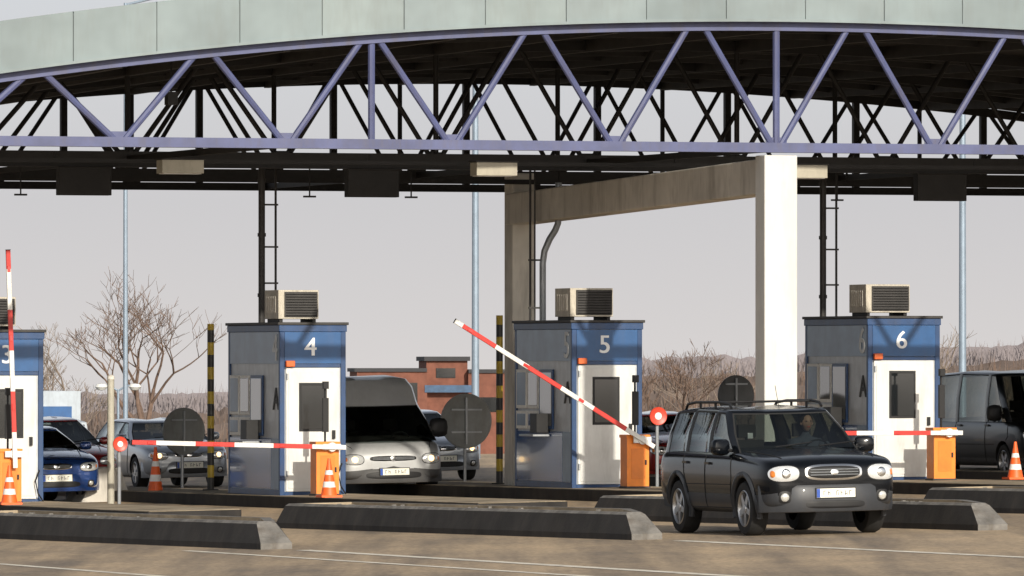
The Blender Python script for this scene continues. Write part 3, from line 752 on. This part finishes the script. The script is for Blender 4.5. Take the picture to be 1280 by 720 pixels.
def driver(parent,fx,sy,z):
    me=bpy.data.meshes.new('driver'); bm=bmesh.new()
    J={'pel':(fx+.05,sy,z-.35,.14),'wa':(fx+.05,sy,z-.2,.14),'ch':(fx+.06,sy,z+.02,.155),'nk':(fx+.08,sy,z+.15,.06),'hb':(fx+.10,sy,z+.22,.06),
       'sl':(fx+.08,sy+.19,z+.06,.075),'el':(fx+.28,sy+.24,z-.12,.05),'hl':(fx+.48,sy+.15,z+.08,.038),
       'sr':(fx+.08,sy-.19,z+.06,.075),'er':(fx+.28,sy-.24,z-.12,.05),'hr':(fx+.48,sy-.15,z+.08,.038)}
    vv={k:bm.verts.new(p[:3]) for k,p in J.items()}
    for a,c in (('pel','wa'),('wa','ch'),('ch','nk'),('nk','hb'),('ch','sl'),('sl','el'),('el','hl'),('ch','sr'),('sr','er'),('er','hr')): bm.edges.new((vv[a],vv[c]))
    bm.to_mesh(me); bm.free(); o=bpy.data.objects.new('driver_body',me); COL.objects.link(o)
    o.modifiers.new('k','SKIN'); o.modifiers.new('s','SUBSURF').levels=1
    for i,p in enumerate(J.values()): o.data.skin_vertices[0].data[i].radius=(p[3],p[3])
    o.data.skin_vertices[0].data[0].use_root=True; o.data.materials.append(cloth); o.parent=parent
    b=MB(); hx,hz=fx+.13,z+.33; vs=[];N1,N2=14,18
    for i in range(N1+1):
        ph=math.pi*i/N1
        for k in range(N2):
            t=2*math.pi*k/N2; x=.098*math.sin(ph)*math.cos(t); y=.076*math.sin(ph)*math.sin(t); zz=.118*math.cos(ph)
            if zz<-.03: x*=.9; y*=.82
            ta=abs(t if t<3.2 else t-2*math.pi)
            if ta<.25 and -.05<zz<.02: x+=.022
            if .25<ta<.75 and 0<zz<.035: x-=.01
            vs.append((hx+x,sy+y,hz+zz))
    fs=[(i*N2+k,i*N2+(k+1)%N2,(i+1)*N2+(k+1)%N2,(i+1)*N2+k) for i in range(N1) for k in range(N2)]
    b.add(vs,fs,skin)
    b.lathe([(.0,.135),(.07,.11),(.095,.05),(.09,.0)],(hx-.022,sy,hz),(0,0,1),hair,16)
    for s_ in(-1,1): b.cbox((hx+.088,sy+s_*.03,hz+.02),(.01,.022,.010),hair); b.cbox((hx,sy+s_*.078,hz),(.03,.012,.05),skin)
    b.cbox((hx+.085,sy,hz-.055),(.01,.045,.008),redm); b.build('driver_head',parent,ang=60)
driver(se,.05,.38,1.10)
b=MB(); b.cbox((.62,-.55,1.28),(.006,.07,.07),numw); b.build('permit_sticker',se)

silver=mat('car_silver',(.50,.51,.515),.4,.15,var=.06,coat=.6,dirt=.1)
plas=mat('grey_bumper',(.07,.07,.072),.6,var=.15,dirt=.2)
van=dict(paint=silver,clad=plas,cladz=.48,r=.33,fa=1.6,ra=-1.4,
 st=[(2.47,.70,.36,.66,.70),(2.42,.84,.30,.79,.84),(2.25,.94,.27,.87,.92),(2.0,.985,.26,.93,.99),(1.6,1.0,.26,.98,1.06),(1.0,1.0,.26,1.02,1.08),(0,1.0,.26,1.02,1.08),(-1.4,1.0,.26,1.02,1.08),(-2.3,.99,.28,1.02,1.08),(-2.46,.96,.32,1.0,1.04)],
 gh=[(2.05,1.30),(1.88,1.16),(.85,.78),(.66,.66),(-2.44,-2.40)],types=['p','g','p','p'],reart='p',
 wb=.955,wt=.87,belt=.96,roof=1.62,rr=[(.06,.99,.985),(.32,.95,.95),(.45,.90,.86),(.51,.75,.6)],rshift=-.35,bump=(2.48,.24,.50,.985,.42),mir=(1.65,1.18),ms=1.5,mirm=blackp,
 hl=(.70,.66,.17,.085,.03),gr=(.67,.42,.045,3.5),chromegr=False,lg=(.38,.5,.06),pl=.44,lit=True,hood=(2.05,2.35,.8,.7),handles=[(.8,.92)],hand=blackp,
 seams=[[(1.75,1.0),(1.8,.8),(1.2,.45)],[(.72,1.0),(.72,.3)],[(-.6,1.0),(-.6,.3)],[(1.2,.6),(-2.2,.6)]],wsb=.2)
van['details']=std_details(van)
make_car('delivery_van',-2.80,140.5,-72,van)
dkv=mat('van_dark_green',(.008,.011,.013),.3,.0,var=.15,coat=.3,spec=.3)
tr=dict(paint=dkv,clad=plas,cladz=.42,r=.335,fa=1.5,ra=-1.5,
 st=[(2.42,.70,.36,.82,.86),(2.37,.85,.30,.93,.98),(2.2,.93,.27,1.0,1.06),(1.9,.95,.26,1.04,1.12),(1.4,.955,.26,1.06,1.14),(0,.955,.26,1.07,1.14),(-1.5,.955,.26,1.08,1.14),(-2.3,.94,.28,1.08,1.14),(-2.43,.90,.32,1.06,1.1)],
 gh=[(1.78,1.0),(1.6,.86),(.72,.66),(.58,.54),(-.75,-.75),(-.88,-.88),(-2.22,-2.12),(-2.4,-2.28)],types=['p','g','p','g','p','g','p'],
 wb=.91,wt=.80,belt=1.06,roof=1.92,bump=(2.43,.24,.62,.94,.4),mir=(1.4,1.22),ms=1.4,mirm=blackp,
 hl=(.70,.82,.17,.10,.02),gr=(.84,.45,.05,3),lg=(.38,.5,.06),pl=.5,hood=(1.8,2.2,.75,.65),handles=[(.75,1.0),(-.6,1.0)],
 seams=[[(1.7,1.05),(1.75,.8),(1.1,.4)],[(.65,1.05),(.65,.3)],[(-.82,1.05),(-.82,.3)],[(1.1,.66),(-2.2,.66)]])
tr['details']=std_details(tr)
make_car('passenger_van',9.15,143.6,-72,tr)
def sedan(paint,lit=False,hatch=False,h=1.42):
    s=dict(paint=paint,clad=paint,r=.31,fa=1.32,ra=-1.25,
     st=[(2.18,.60,.34,.62,.66),(2.13,.74,.26,.70,.75),(1.95,.83,.22,.76,.82),(1.6,.86,.20,.82,.89),(1.1,.87,.19,.87,.95),(.7,.87,.19,.90,.98),(0,.875,.19,.92,.98),(-1.2,.875,.19,.94,1.0),(-1.8,.86,.24,.95,1.02),(-2.1,.82,.30,.93,.98),(-2.18,.74,.34,.88,.92)],
     gh=[(.95,.15),(.80,.03),(-.12,-.2),(-.2,-.27),(-.95,-.92),(-1.7,-1.25)] if not hatch else [(.95,.15),(.80,.03),(-.12,-.2),(-.2,-.27),(-1.0,-1.0),(-1.10,-1.08),(-1.85,-1.65),(-2.05,-1.85)],
     types=['p','g','k','g','p'] if not hatch else ['p','g','k','g','k','g','p'],
     wb=.80,wt=.60,belt=.905,roof=h-.05,pillar=blackp,bump=(2.17,.20,.52,.86,.42),rbump=(2.15,.25,.55,.84,.3),mir=(.66,.98),
     hl=(.60,.63,.17,.075,.06),gr=(.64,.26,.045,3),lg=(.33,.42,.055),pl=.44,lit=lit,fog=(.62,.34,.05),hood=(.95,1.95,.68,.5),handles=[(-.02,.83),(-.85,.85)],
     seams=[[(.84,.88),(.86,.65),(.76,.25)],[(-.15,.9),(-.15,.25)],[(-.98,.9),(-.92,.6),(-.8,.3)],[(.76,.25),(-.8,.25)]])
    s['details']=std_details(s); return s
cb=mat('car_blue',(.02,.06,.22),.25,.3,var=.08,coat=1); cr=mat('car_red',(.30,.022,.02),.25,.1,var=.08,coat=1); cs=mat('car_silver_blue',(.34,.37,.41),.3,.5,var=.06,coat=1)
make_car('sedan_car',-8.53,140.3,-72,sedan(cb,False,False,1.34))
make_car('hatchback_car',-8.65,149.3,-72,sedan(cr,False,True,1.44))
make_car('estate_car',-6.85,155.5,-72,sedan(cs,True,True,1.34))
make_car('hatchback_car',-2.0,157.7,-72,sedan(cs,True,True,1.40))
make_car('hatchback_car',2.62,147.2,-72,sedan(cr,False,True,1.34))
e=root('box_truck',-15.7,262,-72); b=MB(); tw=mat('truck_white',(.40,.45,.50),.5,var=.08,dirt=.2)
b.box((-3.2,-1.2,.95),(1.6,1.2,3.5),tw); b.box((-2.5,-1.21,1.6),(.8,-1.2,2.8),blue_p); b.box((1.6,-.9,1.4),(1.61,.9,3.0),blue_p); b.box((-3.2,-1.0,.7),(3.2,1.0,.95),steel_dark); b.build('cargo_box',e,smooth=False,bevel=.03)
b=MB(); b.add([(1.75,-1.1,.6),(3.4,-1.1,.6),(3.4,-1.1,1.5),(3.1,-1.0,2.5),(1.75,-1.0,2.6),(1.75,1.1,.6),(3.4,1.1,.6),(3.4,1.1,1.5),(3.1,1.0,2.5),(1.75,1.0,2.6)],[(0,1,2,3,4),(5,9,8,7,6),(1,6,7,2),(3,8,9,4),(0,4,9,5),(0,5,6,1),(2,7,8,3)],tw); b.add([(3.41,-1.0,1.55),(3.41,1.0,1.55),(3.13,.92,2.42),(3.13,-.92,2.42)],[(0,1,2,3)],glass_dark); b.build('cab',e,smooth=False,bevel=.03)
b=MB(); [wheel(b,x,s_*1.15,s_,.45) for x in (2.5,-2.0) for s_ in (-1,1)]; b.build('wheels',e)

# ---------------------------------------------------------------- background
brick=mat('brick',(.19,.075,.05),.9,var=.25,scale=2,bump=.2); roofd=mat('roof_dark',(.03,.03,.035),.7)
bl_dull=mat('blue_sign_dull',(.04,.09,.17),.6,var=.3)
e=root('brick_building',-3.6,330,4); b=MB()
b.box((-2.8,0,0),(.1,6,5.85),brick); b.box((.1,.5,0),(1.8,6,6.3),brick); b.box((1.8,0,0),(3.4,6,5.8),brick)
b.box((-2.9,-.1,5.85),(.09,6.1,6.0),roofd); b.box((.0,.3,6.3),(1.9,6.1,6.48),roofd); b.box((1.81,-.1,5.8),(3.5,6.1,5.95),roofd)
b.build('walls',e,smooth=False)
b=MB()
for x in (-2.4,-1.6,-.8): b.box((x,-.03,4.6),(x+.5,.01,5.4),glass_dark)
b.box((.0,-.04,5.0),(2.2,.01,5.3),bl_dull); b.box((1.9,-.05,4.2),(3.2,.01,4.8),glass_dark); b.box((.5,.46,5.6),(1.3,.51,6.0),glass_dark)
b.build('windows',e,smooth=False)
bark=mat('bark',(.13,.10,.085),.9,var=.3); bark2=mat('bark_reddish',(.15,.10,.075),.9,var=.3); bark3=mat('bark_pale',(.22,.175,.14),.9,var=.3)
def tree(X,Y,H,mt,seed,spread=.5,dep=6,z=None,mr=.009):
    rnd=random.Random(seed); e=root('bare_tree',X,Y,0,z=z); b=MB()
    def br(p,d,L,r,k):
        pts=[p];q=p.copy();dd=d.copy()
        for i in range(3):
            dd=(dd+Vector((rnd.uniform(-.16,.16),rnd.uniform(-.16,.16),rnd.uniform(-.02,.14)))).normalized(); q=q+dd*L/3; pts.append(q.copy())
        b.path(pts,[r,r*.88,r*.76,r*.62],mt,7 if k<2 else 3 if k>3 else 4,cap=False)
        if k>=dep: return
        nb=rnd.choice([2,3,3]) if k>0 else 4
        for i in range(nb):
            a=rnd.uniform(0,2*math.pi); s_=rnd.uniform(.45,1.1)*spread*1.5
            nd=(dd+Vector((math.cos(a)*s_,math.sin(a)*s_,rnd.uniform(-.2,.25)))).normalized()
            st=pts[rnd.choice([2,3,3])] if k>0 else pts[rnd.choice([2,3])]
            br(st,nd,L*rnd.uniform(.62,.84),max(r*rnd.uniform(.45,.62),mr),k+1)
    br(Vector((0,0,0)),Vector((0,0,1)),H*.28,H*.022,0); b.build('branches',e)
tree(-12.7,282,8.8,bark2,3,.66,6); tree(-17.6,300,8.0,bark3,5,.6,6); tree(-20,310,8.0,bark3,8,.6,5)
tree(5.6,265,5.4,bark2,11,.6,6); tree(7.2,275,5.6,bark3,12,.6,5); tree(4.4,290,5.8,bark2,13,.6,5); tree(15.8,300,7.6,bark3,14,.6,5)
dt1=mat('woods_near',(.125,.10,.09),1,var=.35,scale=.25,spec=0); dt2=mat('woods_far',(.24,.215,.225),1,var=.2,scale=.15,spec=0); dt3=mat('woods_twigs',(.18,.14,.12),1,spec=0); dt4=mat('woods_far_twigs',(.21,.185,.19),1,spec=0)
b=MB(); rnd=random.Random(4)
def topz(X,Y):
    px=X/Y
    right=1/(1+math.exp(-(px-.008)*350)); left=-.0040
    a=left+(.0006-left)*right + .0015*max(0,min(1,(px-.03)/.03))
    return 2.3+Y*a
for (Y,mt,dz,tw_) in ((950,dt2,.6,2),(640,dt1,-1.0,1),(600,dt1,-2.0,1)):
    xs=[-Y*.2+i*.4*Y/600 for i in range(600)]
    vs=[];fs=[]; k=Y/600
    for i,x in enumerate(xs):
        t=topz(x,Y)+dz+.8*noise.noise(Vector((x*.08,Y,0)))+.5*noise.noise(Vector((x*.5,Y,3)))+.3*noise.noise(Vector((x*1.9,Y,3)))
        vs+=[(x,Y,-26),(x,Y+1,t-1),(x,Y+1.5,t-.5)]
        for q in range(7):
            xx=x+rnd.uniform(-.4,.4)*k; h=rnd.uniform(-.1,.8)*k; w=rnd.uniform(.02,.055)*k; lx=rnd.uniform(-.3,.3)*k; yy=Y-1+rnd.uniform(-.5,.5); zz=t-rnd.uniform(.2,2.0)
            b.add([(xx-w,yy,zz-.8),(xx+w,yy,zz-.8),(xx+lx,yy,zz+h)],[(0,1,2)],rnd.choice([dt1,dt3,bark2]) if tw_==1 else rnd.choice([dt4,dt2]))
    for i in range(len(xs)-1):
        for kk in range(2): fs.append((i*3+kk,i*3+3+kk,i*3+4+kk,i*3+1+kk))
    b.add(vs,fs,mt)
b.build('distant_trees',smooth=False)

# ---------------------------------------------------------------- light, world, camera
az=rad(19); el=rad(21)
Sv=Vector((math.sin(az)*math.cos(el),-math.cos(az)*math.cos(el),math.sin(el)))
l=bpy.data.lights.new('sun','SUN'); l.energy=4.0; l.angle=rad(.6); l.color=(1,.92,.79)
lo=bpy.data.objects.new('sun',l); COL.objects.link(lo); lo.rotation_euler=Sv.to_track_quat('Z','Y').to_euler(); lo.location=(0,0,50)
w=bpy.data.worlds.new('World'); S.world=w; w.use_nodes=True; N=w.node_tree.nodes; L=w.node_tree.links
bg=N['Background']; sky=N.new('ShaderNodeTexSky'); sky.sky_type='NISHITA'; sky.sun_disc=False; sky.sun_elevation=el; sky.sun_rotation=math.atan2(Sv.x,Sv.y)
sky.dust_density=3; sky.air_density=1; sky.ozone_density=2
tc=N.new('ShaderNodeTexCoord'); sx=N.new('ShaderNodeSeparateXYZ'); L.new(tc.outputs['Generated'],sx.inputs[0])
mxz=N.new('ShaderNodeMath'); mxz.operation='MAXIMUM'; mxz.inputs[1].default_value=.02; L.new(sx.outputs['Z'],mxz.inputs[0])
cx=N.new('ShaderNodeCombineXYZ'); L.new(sx.outputs['X'],cx.inputs['X']); L.new(sx.outputs['Y'],cx.inputs['Y']); L.new(mxz.outputs[0],cx.inputs['Z'])
L.new(cx.outputs[0],sky.inputs['Vector'])
hs=N.new('ShaderNodeHueSaturation'); hs.inputs['Saturation'].default_value=.45; L.new(sky.outputs[0],hs.inputs['Color'])
m0=N.new('ShaderNodeMath'); m0.operation='MAXIMUM'; m0.inputs[1].default_value=0; L.new(sx.outputs['Z'],m0.inputs[0])
m1=N.new('ShaderNodeMath'); m1.operation='MULTIPLY'; m1.inputs[1].default_value=-3.0; L.new(m0.outputs[0],m1.inputs[0])
m2=N.new('ShaderNodeMath'); m2.operation='EXPONENT'; L.new(m1.outputs[0],m2.inputs[0])
mr=N.new('ShaderNodeMapRange'); mr.inputs['From Max'].default_value=.045; L.new(m0.outputs[0],mr.inputs['Value'])
hc=N.new('ShaderNodeMix'); hc.data_type='RGBA'; hc.inputs['A'].default_value=(6.2,5.85,5.85,1); hc.inputs['B'].default_value=(5.3,5.4,5.95,1); L.new(mr.outputs[0],hc.inputs['Factor'])
sc=N.new('ShaderNodeVectorMath'); sc.operation='SCALE'; L.new(hc.outputs['Result'],sc.inputs[0]); L.new(m2.outputs[0],sc.inputs['Scale'])
ad=N.new('ShaderNodeVectorMath'); ad.operation='ADD'; L.new(hs.outputs[0],ad.inputs[0]); L.new(sc.outputs[0],ad.inputs[1])
L.new(ad.outputs[0],bg.inputs['Color']); bg.inputs['Strength'].default_value=.09
cam=bpy.data.cameras.new('camera'); co_=bpy.data.objects.new('camera',cam); COL.objects.link(co_)
co_.location=(0,0,2.3); co_.rotation_euler=(math.pi/2,0,0); cam.sensor_width=36; cam.lens=281.25; cam.shift_y=92/1280; cam.clip_start=1; cam.clip_end=20000
S.camera=co_
S.view_settings.view_transform='Standard'; S.view_settings.look='None'; S.view_settings.exposure=0
